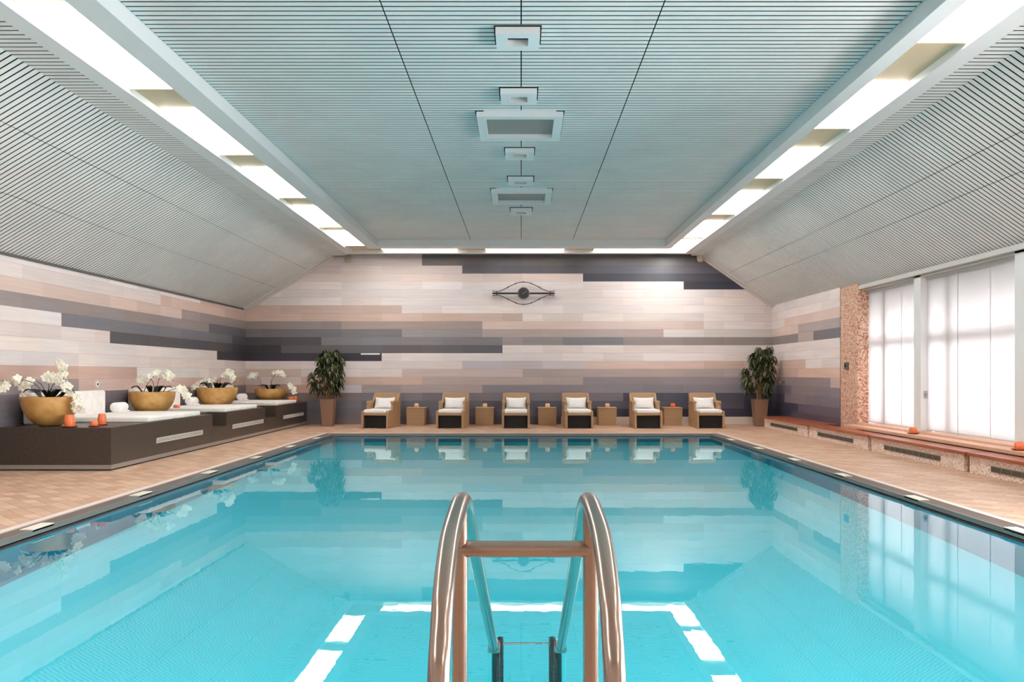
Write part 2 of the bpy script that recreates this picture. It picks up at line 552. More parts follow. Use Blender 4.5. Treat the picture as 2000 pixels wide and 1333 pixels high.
def wall_side(Xw, rows, y_near, flip, ztop):
    b = MB()
    for row, runs in rows.items():
        z0 = max(0, Z0 + row * COURSE); z1 = min(Z0 + (row + 1) * COURSE, ztop)
        if row == max(rows): z1 = ztop
        k = 0; hold = None; prev = None
        while YW - k * U > y_near:
            a = YW - k * U; c = max(YW - (k + 1) * U, y_near)
            col = next(cc for e, cc in runs if k + 0.5 < e)
            if col != prev or (k + row) % 2 == 0 or hold is None:
                hold = tile_col(col)
            prev = col; b.cur = hold
            q = [(Xw, a, z0), (Xw, c, z0), (Xw, c, z1), (Xw, a, z1)]
            b.quad(*(q if flip else q[::-1]))
            k += 1
    return b


o = struct(wall_back().build('wall_back', M['tiles']))
Y_PIER = 16.91
LEFT2 = dict(LEFT)
struct(wall_side(XL, LEFT2, YN, False, 3.1).build('wall_left', M['tiles']))
struct(wall_side(XR, RIGHT, Y_PIER, True, 3.1).build('wall_right', M['tiles']))
b = MB(); b.box(XL - 0.2, XR + 0.6, YN - 0.15, YN, 0, 4.6)
struct(b.build('wall_front', M['skirting']))

# solid wall bodies outside the tiling
b = MB(); b.box(XL - 0.2, XL - 0.01, YN, YW, -0.2, 3.3); b.box(XL - 0.2, XR + 0.6, YW + 0.01, YW + 0.2, -0.2, 4.7)
b.box(XR + 0.01, XR + 0.2, Y_PIER, YW, -0.2, 3.3)
struct(b.build('wall_masonry', M['skirting']))
# pier beside the first window, and plain wall after the last window
b = MB(); b.box(XR, XR + 0.22, 16.04, Y_PIER, 0, 2.98)
struct(b.build('wall_right_pier', M['mosaic'], bevel=0.03))
b = MB(); b.box(XR, XR + 0.3, YN, -0.35, 0, 3.0)
struct(b.build('wall_right_near', M['skirting']))
# low stone parapet and sill under the windows
b = MB(); b.box(6.5, 6.85, -0.35, 16.04, 0, 0.30)
struct(b.build('wall_right_parapet', M['stone']))
b = MB(); b.box(6.06, 6.62, -0.35, 16.04, 0.28, 0.325); b.box(6.34, 6.60, -0.35, 16.04, 0.325, 0.35)
struct(b.build('trim_1', mat('pale timber sill', (224, 176, 146), 0.4)))
b = MB(); b.box(X(1096, YW), XR, YW - 0.02, YW, 0, 0.19)
struct(b.build('baseboard_back', M['skirting']))

# floor around the pool
PX0, PX1, PY0, PY1 = -4.0, 4.02, 2.6, 18.1
GW = 0.17; BW = 0.07
fx0, fx1, fy0, fy1 = PX0 - GW - BW, PX1 + GW + BW, PY0 - GW - BW, PY1 + GW + BW
b = MB()
for x0, x1, y0, y1 in ((XL - 0.2, fx0, YN - 0.2, YW + 0.2), (fx1, XR + 0.6, YN - 0.2, YW + 0.2), (fx0, fx1, YN - 0.2, fy0), (fx0, fx1, fy1, YW + 0.2)):
    b.box(x0, x1, y0, y1, -0.25, 0)
struct(b.build('floor', M['floor']))

# ------------------------------------------------------------------ swimming pool
WZ = -0.055
pool = thing('swimming_pool', 'long turquoise swimming pool of still clear water in the middle of the room', 'swimming pool', (0, PY0, 0), world=True)
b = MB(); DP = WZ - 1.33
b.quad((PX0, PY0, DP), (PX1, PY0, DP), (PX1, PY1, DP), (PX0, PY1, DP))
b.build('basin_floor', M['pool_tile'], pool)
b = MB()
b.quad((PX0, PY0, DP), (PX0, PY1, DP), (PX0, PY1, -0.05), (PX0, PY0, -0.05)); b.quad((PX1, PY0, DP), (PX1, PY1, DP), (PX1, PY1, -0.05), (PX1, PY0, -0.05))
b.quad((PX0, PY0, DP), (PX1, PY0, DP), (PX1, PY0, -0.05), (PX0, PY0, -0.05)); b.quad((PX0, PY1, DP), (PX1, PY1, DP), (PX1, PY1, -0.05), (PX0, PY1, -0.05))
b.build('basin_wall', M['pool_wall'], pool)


def ring(b, ix0, ix1, iy0, iy1, wd, z0, z1):
    b.box(ix0 - wd, ix0, iy0 - wd, iy1 + wd, z0, z1); b.box(ix1, ix1 + wd, iy0 - wd, iy1 + wd, z0, z1)
    b.box(ix0, ix1, iy0 - wd, iy0, z0, z1); b.box(ix0, ix1, iy1, iy1 + wd, z0, z1)


b = MB(); ring(b, PX0 - GW, PX1 + GW, PY0 - GW, PY1 + GW, BW, -0.2, 0.004)
b.build('border', M['skirting'], pool)
b = MB(); ring(b, PX0, PX1, PY0, PY1, 0.022, -0.2, -0.006)
b.build('edge_strip', mat('grey rim tile', (128, 118, 114), 0.4), pool)
# overflow grate: long dark bars over a gutter
b = MB(); ring(b, PX0 - 0.022, PX1 + 0.022, PY0 - 0.022, PY1 + 0.022, GW - 0.022, -0.2, -0.03)
b.build('gutter', mat('grey gutter', (84, 74, 72), 0.5), pool)
b = MB()
for k in range(5):
    o_ = 0.022 + 0.006 + k * 0.0285
    ring(b, PX0 - o_, PX1 + o_, PY0 - o_, PY1 + o_, 0.017, -0.028, -0.004)
b.build('overflow_grate', mat('dark grey grate', (128, 112, 106), 0.45), pool)
for sx_, ys in ((PX0, (7.15, 9.1, 11.1, 13.05, 15.0, 16.9, 5.2)), (PX1, (6.95, 8.8, 10.8, 12.75, 14.65, 16.6, 5.1))):
    for y in ys:
        b = MB(); xa, xb = (sx_ - 0.11, sx_ - 0.0) if sx_ < 0 else (sx_, sx_ + 0.11)
        b.box(xa, xb, y - 0.16, y + 0.16, -0.02, 0.002)
        b.build('marker_tile', M['tab'], pool)
b = MB(); b.quad((PX0, PY0, WZ), (PX1, PY0, WZ), (PX1, PY1, WZ), (PX0, PY1, WZ))
b.build('water', M['water'], pool)

# ------------------------------------------------------------------ ceiling
ZF = 4.235; ZC = 4.395
KL, KR = -4.72, 4.525             # kinks
EL, ER = -4.33, 4.24              # slat ends
TL, TR = -4.13, 4.02              # outer trough edges
IL, IR = -3.62, 3.535             # inner trough edges
BL, BR = -3.36, 3.36              # inner beam faces
YC = 19.82                        # far end of the raised centre
PITCH, GAP = 0.0925, 0.024
ZWL, ZWR = 2.905, 2.84            # slope foot: left at the wall, right at the window plane
XSR = 6.53

b = MB()
cols = [BL + 0.006, X(0, 1) * 0 - 1.18, 0.0, 1.2, BR - 0.006]
y = YC - 0.01
while y > YN:
    for i in range(4):
        b.box(cols[i] + (0.006 if i else 0), cols[i + 1] - (0.006 if i < 3 else 0), y - PITCH + GAP, y, ZC, ZC + 0.003)
    y -= PITCH
struct(b.build('ceiling', M['slat']))


def slope_slats(name, xw, zw, xk, xe, seams):
    b = MB()
    y = 21.40
    pts = [(xw, zw)] + [(s, zw + (ZF - zw) * (s - xw) / (xk - xw)) for s in seams] + [(xk, ZF)]
    t = 0.003
    sg = 1 if xw > 0 else -1
    dx, dz = xk - xw, ZF - zw
    l = math.hypot(dx, dz); nx, nz = -dz / l * (1 if dx > 0 else -1), abs(dx) / l
    nx, nz = nx * t, nz * t
    while y > YN:
        y0 = y - PITCH + GAP
        for i in range(len(pts) - 1):
            (xa, za), (xb, zb) = pts[i], pts[i + 1]
            g = 0.004
            ux, uz = dx / l * g, dz / l * g
            xa += ux; za += uz
            if i < len(pts) - 2: xb -= ux; zb -= uz
            b.prism_y([(xa, za), (xb, zb), (xb + nx, zb + nz), (xa + nx, za + nz)], y0, y)
        b.box(min(xk, xe), max(xk, xe), y0, y, ZF, ZF + t)
        y -= PITCH
    o = struct(b.build(name, M['slat']))
    return o


slope_slats('ceiling_left', XL, ZWL, KL, EL, [-6.10, -5.334])
slope_slats('ceiling_right', XSR, ZWR, KR, ER, [5.55, 5.174])
# black void behind the slats
b = MB(); t = 0.0045
b.box(BL - 0.02, BR + 0.02, YN, YC, ZC + t, ZC + t + 0.05)
b.prism_y([(XL - 0.2, ZWL - 0.12 + t), (KL, ZF + t), (EL, ZF + t), (EL, ZF + t + 0.06), (KL, ZF + t + 0.06), (XL - 0.2, ZWL - 0.06 + t)], YN, YW)
b.prism_y([(XSR + 0.6, ZWR - 0.418 + t), (KR, ZF + t), (ER, ZF + t), (ER, ZF + t + 0.06), (KR, ZF + t + 0.06), (XSR + 0.6, ZWR - 0.358 + t)], YN, YW)
struct(b.build('ceiling_void', M['void']))
# plain fascias, beams and trough boxes
b = MB()
b.box(EL, TL, YN, 21.15, ZF, ZF + 0.14); b.box(TR, ER, YN, 21.15, ZF, ZF + 0.14)
b.box(TL, TR, 20.95, 21.12, ZF, ZF + 0.14)
b.box(IL, BL, YN, YC, ZF, ZC + 0.12); b.box(BR, IR, YN, YC, ZF, ZC + 0.12)
b.box(IL, IR, YC, 20.2, ZF, ZC + 0.12)
struct(b.build('ceiling_beam', M['white_panel'], bevel=0.004))
TZ = ZF + 0.075
b = MB()
b.box(TL - 0.02, IL + 0.02, YN, 20.95, TZ, TZ + 0.05); b.box(IR - 0.02, TR + 0.02, YN, 20.95, TZ, TZ + 0.05)
b.box(IL, IR, 20.18, 20.97, TZ, TZ + 0.05)
struct(b.build('ceiling_trough', M['trough']))
b = MB(); b.box(XL, XR + 0.5, YN - 0.1, YW + 0.1, 4.66, 4.75)
struct(b.build('ceiling_roof', M['void']))
# rake mouldings against the back wall
b = MB()
for xw, zw, xk, dy in ((XL, ZWL, KL, 0), (6.32, 2.986, KR, 0)):
    for off, th, y0, y1 in ((-0.02, 0.085, 21.41, 21.5), (-0.02, 0.05, 21.27, 21.41)):
        p1 = (xw, zw - off); p2 = (xk, ZF - off)
        b.prism_y([p1, p2, (p2[0], p2[1] - th), (p1[0], p1[1] - th)], y0, y1)
struct(b.build('trim_2', M['trim']))
# dark joint where the left slope meets the wall
b = MB(); b.box(XL, XL + 0.025, YN, 21.3, ZWL - 0.035, ZWL + 0.0)
struct(b.build('trim_3', mat('shadow joint strip', (92, 84, 82), 0.6)))
# edge board of the right slope over the windows
b = MB(); b.box(6.34, 6.40, -0.35, 16.9, 2.865, 2.935); b.box(6.42, 6.50, -0.35, 16.04, 2.84, 2.87)
struct(b.build('trim_4', M['trim']))

# luminaires in the troughs
GL = 'diffuser lights in the left trough'; GRR = 'diffuser lights in the right trough'


def luminaire(x0, x1, y0, y1, label, group, m_='lamp'):
    t = thing('ceiling_light', label, 'ceiling light', ((x0 + x1) / 2, (y0 + y1) / 2, TZ), group, world=True)
    b = MB()
    z0 = TZ - 0.03
    b.box(x0, x1, y0, y1, z0, TZ - 0.002)
    b.build('diffuser', M[m_], t, bevel=0.015)
    b = MB(); b.box(x0, x1, y1 + 0.0, y1 + 0.03, ZF + 0.03, TZ) if (y1 - y0) > 1.0 and abs(x0) > 3 else b.box(x0 - 0.02, x0, y0, y1, z0, TZ)
    b.build('end_cap', M['trough'], t)


LY = [(7.0, 8.95), (9.8, 11.65), (12.6, 14.5), (15.45, 17.4), (18.15, 19.94)]
WORDS = ['nearest', 'second', 'third', 'fourth', 'farthest']
for i, (y0, y1) in enumerate(LY):
    luminaire(TL + 0.01, IL - 0.01, y0, y1, 'glowing trough light above the left slope, %s of five seen in that row' % WORDS[i], GL)
for y0, y1 in ((4.1, 6.1), (1.3, 3.2), (-1.5, 0.4)):
    luminaire(TL + 0.01, IL - 0.01, y0, y1, 'glowing trough light above the left slope, overhead behind the photographer', 'trough lights out of view')
RY = [(5.9, 7.7), (8.9, 10.4), (11.5, 13.05), (14.2, 16.0), (16.95, 18.75)]
for i, (y0, y1) in enumerate(RY):
    luminaire(IR + 0.01, TR - 0.01, y0, y1, 'glowing trough light beside the right slope, %s of five before the corner' % WORDS[i], GRR)
luminaire(IR + 0.01, TR - 0.01, 19.3, 20.9, 'short glowing trough light in the far right ceiling corner', GRR)
for y0, y1 in ((3.1, 4.9), (0.3, 2.1), (-2.5, -0.7)):
    luminaire(IR + 0.01, TR - 0.01, y0, y1, 'glowing trough light above the window side, overhead behind the photographer', 'trough lights out of view')
for x0, x1, wd in ((X(745, 20.6), X(892, 20.6), 'leftmost'), (X(948, 20.6), X(1102, 20.6), 'middle'), (X(1160, 20.6), X(1312, 20.6), 'rightmost')):
    luminaire(x0, x1, 20.25, 20.9, 'glowing slim light over the far tiled wall, %s of the three' % wd, 'lights over the far wall', 'lamp_far')

# square downlights and large panels down the middle of the ceiling
sm = [(65, 1007), (180, 1010), (293, 1013), (347, 1016), (407, 1018)]


def ceil_y(py): return (ZC - H) * F / (VY - py)


names = ['nearest, first from the camera', 'second from the camera', 'third, beyond the nearer large panel', 'fourth, just before the farther large panel', 'last, beyond the farther large panel']
for i, (py, px) in enumerate(sm):
    yc = ceil_y(py + 2); xc = X(px, yc) * 0.6
    t = thing('downlight', 'small square recessed ceiling downlight, %s' % names[i], 'downlight', (xc, yc, ZC), 'small square downlights')
    b = MB(); a, c, h = 0.20, 0.095, 0.075
    b.box(-a, a, -a, -c, -h, 0.01); b.box(-a, a, c, a, -h, 0.01); b.box(-a, -c, -c, c, -h, 0.01); b.box(c, a, -c, c, -h, 0.01)
    b.build('housing', M['white_panel'], t)
    b = MB(); b.box(-c, c, -c, c, -0.005, 0.01); b.build('recess', mat('grey recess', (70, 76, 82), 0.5), t)
    b = MB(); b.box(-a - 0.014, a + 0.014, -a - 0.004, a + 0.004, -0.012, 0.0); b.build('gap_shade_plate', M['void'], t)  # black plate stands in for the shade around the housing
for py, wd in ((241, 'nearer'), (380, 'farther')):
    yc = ceil_y(py)
    t = thing('ceiling_panel', 'large square unlit ceiling panel in a white frame, the %s of two' % wd, 'ceiling panel', (X(1014 if wd == 'nearer' else 1019, yc) * 0.6, yc, ZC), 'large ceiling panels')
    b = MB(); a, c, h = 0.515, 0.41, 0.075
    b.box(-a, a, -a, -c, -h, 0.01); b.box(-a, a, c, a, -h, 0.01); b.box(-a, -c, -c, c, -h, 0.01); b.box(c, a, -c, c, -h, 0.01)
    b.build('frame', M['white_panel'], t)
    b = MB(); b.box(-c, c, -c, c, -0.02, 0.0); b.build('panel', mat('grey opal panel', (146, 146, 142), 0.4), t)
    b = MB(); b.box(-a - 0.014, -c - 0.02, -a, a, -0.012, 0.0); b.box(c + 0.02, a + 0.014, -a, a, -0.012, 0.0); b.build('gap_shade_plate', M['void'], t)  # black strips stand in for the shade along the frame's sides

# ------------------------------------------------------------------ windows and blinds
STR = [[16.04, 15.38, 14.67, 13.97], [13.72, 12.78, 11.89, 11.10], [10.87, 10.0, 9.12, 8.25], [8.01, 7.14, 6.27, 5.4], [5.16, 4.29, 3.42, 2.55], [2.31, 1.44, 0.57, -0.3]]
wl = ['window beside the mosaic pier', 'window between the two white posts', 'window at the frame edge', 'added unseen window level with the pool ladder', 'added unseen window beside the camera', 'added unseen window behind the camera']
for i, (y0, y1) in enumerate(WINDOWS):
    fr = struct(MB().box(6.66, 6.74, y0 - 0.05, y0 + 0.05, 0.3, 2.95).box(6.66, 6.74, y1 - 0.05, y1 + 0.05, 0.3, 2.95)
                .box(6.66, 6.74, y0, y1, 0.30, 0.42).box(6.66, 6.74, y0, y1, 2.7, 2.95).box(6.66, 6.74, y0, y1, 1.76, 1.92)
                .box(6.66, 6.74, y1 - 0.72, y1 - 0.58, 0.42, 2.7).build('window_%d' % (i + 1), M['white_panel']))
    g = MB().box(6.695, 6.702, y0, y1, 0.42, 2.7).build('pane', M['glass'], fr)
    for k in range(3 if i < 3 else 0):       # the three added windows out of view have no blinds
        ya, yb = STR[i][k], STR[i][k + 1] - (0.018 if k < 2 else 0)
        lab = 'white translucent blind panel, %s strip of three in the %s' % (['far', 'middle', 'near'][k], wl[i])
        t = thing('blind_panel', lab, 'blind', (6.53 + 0.004 * (k % 2), ya, 0.37), 'white panel blinds', world=True)
        x = 6.53 + 0.006 * (k % 2)
        b = MB(); b.box(x, x + 0.002, yb - 0.004, ya, 0.38, 2.80); b.build('fabric', M['blind'], t)
        b = MB(); b.box(x - 0.008, x + 0.010, yb - 0.004, ya, 0.365, 0.385); b.build('bottom_bar', M['trim'], t)
        b = MB(); b.box(x - 0.010, x + 0.012, yb - 0.004, ya, 2.79, 2.85); b.build('carrier', M['trim'], t)
for n_, y in enumerate((13.72, 10.87, 8.01, 5.16, 2.31)):
    b = MB(); b.box(6.42, 6.64, y, y + 0.24, 0.35, 2.93)
    struct(b.build('column_%d' % (n_ + 1), M['white_panel'], bevel=0.008))
b = MB(); b.box(-0.028, 0.028, -0.012, 0, 0, 0.12); b.box(-0.012, 0.012, -0.05, -0.012, 0.05, 0.075)
o = b.build('window_handle', M['steel'], origin=(0, 0, 0)); o.location = (6.50, 13.72, 1.0 - 0.12)
tag(o, 'small grey metal handle on the white post between the blinds', 'handle')

# ------------------------------------------------------------------ pool ladder
lad = thing('pool_ladder', 'polished steel pool ladder with two arched handrails in the foreground', 'pool ladder', (0.01, 1.55, 0), world=True)
HS = 0.1603


def catmull(pts, n=8):
    pts = [Vector(p) for p in pts]; out = []
    q = [pts[0] * 2 - pts[1]] + pts + [pts[-1] * 2 - pts[-2]]
    for i in range(1, len(q) - 2):
        for k in range(n):
            t = k / n
            a, b_, c, d = q[i - 1], q[i], q[i + 1], q[i + 2]
            out.append(0.5 * ((2 * b_) + (c - a) * t + (2 * a - 5 * b_ + 4 * c - d) * t * t + (3 * b_ - a - 3 * c + d) * t ** 3))
    out.append(q[-2]); return out


for s in (-1, 1):
    x = 0.01 + s * HS
    prof = [(1.49, 0.0), (1.50, 0.3), (1.522, 0.55), (1.553, 0.718), (1.60, 0.794), (1.655, 0.86), (1.79, 0.928), (1.98, 0.955), (2.16, 0.958), (2.32, 0.915), (2.5, 0.815), (2.85, 0.625), (3.4, 0.33), (3.8, 0.118), (4.125, -0.053)]
    path = catmull([(x + (0.012 * (y - 2.1) / 2 if y > 2.1 else 0) * 0 + 0.010 * max(0, y - 2.2), y, z) for y, z in prof], 7)
    b = MB(); b.tube(path, 0.0212, 24); b.build('handrail', M['chrome'], lad, smooth=True)
    b = MB(); b.tube([(x, 2.09, -0.01), (x, 2.09, 0.95)], 0.0195, 24); b.build('post', M['chrome'], lad, smooth=True)
    b = MB()
    b.lathe([(0.0, 0.0), (0.045, 0.0), (0.045, 0.012), (0.024, 0.02), (0.0, 0.02)], x, 2.09, 24)
    b.build('base_flange', M['chrome'], lad, smooth=True)
    b = MB()
    b.lathe([(0.0, 0.0), (0.045, 0.0), (0.045, 0.012), (0.024, 0.02), (0.0, 0.02)], x, 1.49, 24)
    b.build('base_flange', M['chrome'], lad, smooth=True)
    x2 = x + 0.019
    b = MB(); b.tube(catmull([(x2, 4.09, -0.035), (x2, 4.30, -0.15), (x2, 4.40, -0.30), (x2, 4.42, -0.6), (x2, 4.42, -1.37)], 6), 0.021, 16)
    b.build('lower_post', mat('wet dark steel', (40, 42, 44), 0.3, 0.8), lad, smooth=True)
    b = MB(); b.tube([(x2, 4.085, -0.045), (x2, 4.15, -0.036)], 0.03, 20); b.build('collar', M['chrome'], lad, smooth=True)
    x3 = x2 - s * 0.01
    b = MB(); b.tube(catmull([(x2, 4.42, -0.95), (x3, 4.55, -0.72), (x3, 4.78, -0.62), (x3, 4.95, -0.68), (x3, 5.0, -0.9), (x3, 5.0, -1.37)], 6), 0.018, 14)
    b.build('lower_loop', bpy.data.materials['wet dark steel'], lad, smooth=True)
b = MB(); b.tube([(0.01 - HS, 2.09, 0.85), (0.01 + HS, 2.09, 0.85)], 0.0205, 24); b.build('crossbar', M['chrome'], lad, smooth=True)
b = MB(); b.tube([(0.03 - HS, 4.98, -0.80), (0.03 + HS, 4.98, -0.80)], 0.011, 12); b.build('lower_rung', M['chrome'], lad, smooth=True)

# ------------------------------------------------------------------ lounge platforms on the left
PXF = -5.396; PT = 0.566


def platform(y0, y1, notch, gy0, gy1, label):
    t = thing('lounge_platform', label, 'platform', ((XL + PXF) / 2, y0, 0), 'dark lounge platforms', world=True)
    b = MB()
    xb = XL + 0.005
    if notch:
        b.box(xb, PXF - 0.32, y0, y0 + notch, 0.075, PT); b.box(PXF - 0.32, PXF, y0, y0 + notch, 0.075, 0.325)
        b.box(xb, PXF, y0 + notch, y1, 0.075, PT)
    else:
        b.box(xb, PXF, y0, y1, 0.075, PT)
    b.build('body', M['cab_dark'], t)
    b = MB(); b.box(xb, PXF + 0.002, y0 + (0.0 if notch else -0.002), y1, 0.018, 0.075); b.build('plinth', M['plinth'], t)
    b = MB(); b.box(xb, PXF - 0.03, y0 + 0.02, y1 - 0.005, 0.0, 0.018); b.build('recess', M['black'], t)
    z0, z1 = 0.245, 0.325
    v = MB(); v.box(PXF, PXF + 0.006, gy0, gy1, z0, z0 + 0.012); v.box(PXF, PXF + 0.006, gy0, gy1, z1 - 0.012, z1)
    v.box(PXF, PXF + 0.006, gy0, gy0 + 0.012, z0, z1); v.box(PXF, PXF + 0.006, gy1 - 0.012, gy1, z0, z1)
    n = 34
    for k in range(n):
        y = gy0 + (gy1 - gy0) * (k + 0.5) / n; w_ = (gy1 - gy0) / n * 0.28; s_ = 0.02
        v.add([(PXF, y - w_ - s_, z0), (PXF, y + w_ - s_, z0), (PXF, y + w_ + s_, z1), (PXF, y - w_ + s_, z1),
               (PXF + 0.005, y - w_ - s_, z0), (PXF + 0.005, y + w_ - s_, z0), (PXF + 0.005, y + w_ + s_, z1), (PXF + 0.005, y - w_ + s_, z1)],
              [(4, 5, 6, 7), (0, 4, 7, 3), (1, 2, 6, 5)])
    g = MB().box(PXF - 0.001, PXF + 0.0015, gy0, gy1, z0, z1).build('vent', M['black'], t)
    gr_ = v.build('grille', M['grille_white'], t); gr_.parent = g
    return t


platform(11.23, 14.92, 0, 12.62, 14.45, 'long dark lounge platform nearest the camera with three orange cups on top')
platform(14.925, 18.0, 0.69, 15.95, 17.85, 'dark lounge platform in the middle of the three, with a notch')
platform(18.005, 21.49, 0.75, 19.35, 21.15, 'dark lounge platform farthest away, beside the potted tree')


def cushion(name, x0, x1, y0, y1, z0, z1, label=None, cat=None, group=None, r=0.03, m_='fabric', parent=None):
    t = MB().box((x0 - x1) / 2, (x1 - x0) / 2, (y0 - y1) / 2, (y1 - y0) / 2, 0, z1 - z0).build(name, M[m_], parent)
    t.location = ((x0 + x1) / 2, (y0 + y1) / 2, z0)
    md = t.modifiers.new('b', 'BEVEL'); md.width = r; md.segments = 4
    t.data.polygons.foreach_set('use_smooth', [True] * 6)
    return tag(t, label, cat, group)


beds = [(12.43, 14.45, 'nearest'), (15.66, 17.55, 'middle'), (18.92, 20.62, 'farthest')]
for i, (y0, y1, wd) in enumerate(beds):
    ym = (y0 + y1) / 2
    for k, (a, c) in enumerate(((y0, ym - 0.004), (ym + 0.004, y1))):
        cushion('mattress', -6.75, -5.43, a, c, PT + 0.001, PT + 0.078, 'white foam mattress on the %s dark platform, %s half of the pair' % (wd, ['nearer', 'farther'][k]), 'mattress', 'white lounge mattresses', r=0.018)
bk = [(11.8, 13.9, 'nearest'), (14.95, 16.95, 'middle'), (18.1, 20.1, 'farthest')]
for y0, y1, wd in bk:
    o = cushion('back_cushion', -6.90, -6.76, y0, y1, PT + 0.001, 1.01, 'upright white back cushion against the wall on the %s dark platform' % wd, 'back cushion', 'white back cushions', r=0.04)
for (px, py, d, wd) in ((224, 800, 14.1, 'nearest'), (364, 790, 17.2, 'middle'), (465, 780, 20.3, 'farthest')):
    b = MB(); L_ = 0.34; r = 0.08
    b.tube([(0, -L_ / 2, r), (0, -L_ / 2 + 0.012, r), (0, L_ / 2 - 0.012, r), (0, L_ / 2, r)], [r * 0.8, r, r, r * 0.8], 28)
    b.box(0.0, r + 0.02, -L_ / 2 + 0.01, L_ / 2 - 0.01, 0.001, 0.028)
    o = b.build('rolled_towel', M['cushion'], smooth=True)
    o.location = (-6.64, d, PT + 0.079)
    tag(o, 'white rolled towel beside the back cushion on the %s dark platform' % wd, 'towel', 'white rolled towels')

# ------------------------------------------------------------------ orchid bowls


def petal_flower(b, c, dirv, size):
    dirv = dirv.normalized()
    up = Vector((0, 0, 1)) if abs(dirv.z) < 0.9 else Vector((1, 0, 0))
    u = dirv.cross(up).normalized(); v = u.cross(dirv)
    n = 5
    for k in range(n):
        a = 2 * PI * k / n + 0.3
        d = u * math.cos(a) + v * math.sin(a); e = dirv.cross(d)
        w_ = size * (0.34 if k % 2 else 0.42)
        base = c; tip = c + d * size + dirv * size * 0.12
        mid = c + d * size * 0.55 + dirv * size * 0.16
        b.add([base, mid - e * w_, tip - e * w_ * 0.4, tip + e * w_ * 0.4, mid + e * w_, mid + dirv * size * 0.05],
              [(0, 1, 5), (1, 2, 5), (2, 3, 5), (3, 4, 5), (4, 0, 5)])
    b.add([c + dirv * size * 0.1, c + dirv * size * 0.4 + u * size * 0.15, c + dirv * size * 0.45 - v * size * 0.25, c + dirv * size * 0.4 - u * size * 0.15], [(0, 1, 2), (0, 2, 3)])


def orchid_bowl(loc, dia, h, sprays, label, leaves=10, seed=1):
    rnd = random.Random(seed)
    t = thing('orchid_bowl', label, 'orchid bowl', loc, 'ochre bowls of white orchids')
    R = dia / 2
    prof = [(0.0, 0.0), (R * 0.34, 0.0)]
    for k in range(1, 15):
        tt = 0.055 + 0.945 * k / 14
        prof.append((R * math.sqrt(1 - (1 - tt) ** 2.1), h * (tt - 0.055) / 0.945))
    prof += [(R * 0.96, h), (R * 0.93, h - 0.02), (R * 0.90, h - 0.06), (0.0, h - 0.06)]
    MB().lathe(prof, seg=48).build('bowl', M['bowl'], t, smooth=True, angle=50)
    MB().lathe([(R * 0.89, h - 0.058), (R * 0.5, h - 0.045), (0.0, h - 0.04)], seg=32).build('soil', M['soil'], t, smooth=True)
    for k in range(leaves):
        a = 2 * PI * k / leaves + rnd.uniform(-.3, .3); r0 = R * rnd.uniform(0.1, 0.45); ln = rnd.uniform(0.16, 0.26)
        d = Vector((math.cos(a), math.sin(a) * 0.8, 0)); e = Vector((-d.y, d.x, 0)).normalized()
        b = MB(); pts = []
        for j in range(7):
            s_ = j / 6; w_ = 0.045 * math.sin(PI * min(1, s_ * 0.92 + 0.08)) ** 0.7
            c = d * (r0 + ln * s_) + Vector((0, 0, h - 0.05 + 0.14 * math.sin(s_ * 2.3) * rnd.uniform(0.9, 1.1)))
            pts += [c - e * w_ + Vector((0, 0, 0.012)), c, c + e * w_ + Vector((0, 0, 0.012))]
        fs = []
        for j in range(6):
            q = j * 3
            fs += [(q, q + 1, q + 4, q + 3), (q + 1, q + 2, q + 5, q + 4)]
        b.add(pts, fs)
        o = b.build('leaf', M['orchid_leaf'], t, smooth=True, angle=180)
        sd = o.modifiers.new('s', 'SOLIDIFY'); sd.thickness = 0.003
    for sp_ in sprays:
        pts = [Vector(p) for p in sp_]
        path = catmull(pts, 6)
        st = MB().tube(path, [0.006 * (1 - 0.6 * i / len(path)) for i in range(len(path))], 6).build('stem', M['stem'], t, smooth=True)
        b = MB(); n = len(path)
        tot = 15
        for j in range(tot):
            f = 0.52 + 0.46 * j / (tot - 1)
            c = path[min(n - 1, int(f * (n - 1)))] + Vector((rnd.uniform(-.04, .04), rnd.uniform(-.04, .04), rnd.uniform(-.03, .045)))
            petal_flower(b, c, Vector((rnd.uniform(-.7, .7), -1, rnd.uniform(-.5, .5))), 0.058 if j < tot - 2 else 0.03)
        o = b.build('blossoms', M['petal'], t); o.parent = st
        o['kind'] = 'stuff'
    return t


# spray paths are local to each bowl (x right, z up), read off the photo
def sp(loc, pts):
    out = []
    for px, py, dy in pts:
        d = loc[1] + dy
        out.append((X(px, d) - loc[0], dy, Z(py, d) - loc[2]))
    return out


B1 = (X(98, 11.62), 11.62, PT)
orchid_bowl(B1, 0.72, 0.40, [
    sp(B1, [(92, 778, 0), (70, 752, -.05), (40, 742, -.3), (12, 752, -.55), (-6, 764, -.6)]),
    sp(B1, [(95, 778, 0), (78, 749, 0), (60, 748, -.05), (50, 760, -.1), (40, 778, -.1)]),
    sp(B1, [(105, 778, 0), (100, 760, 0), (112, 745, 0), (128, 752, -.05), (140, 768, -.1)]),
    sp(B1, [(108, 778, .05), (124, 762, .05), (124, 735, .05), (121, 718, .05), (117, 705, .05)]),
    sp(B1, [(112, 778, -.05), (128, 760, -.1), (142, 772, -.15), (150, 790, -.2), (158, 806, -.2)]),
    sp(B1, [(90, 778, 0), (96, 755, 0), (90, 742, 0), (96, 738, 0), (110, 748, 0)]),
], 'large ochre bowl of white orchids on the nearest end of the first dark platform', seed=1)
B2 = (X(297, 14.78), 14.78, PT)
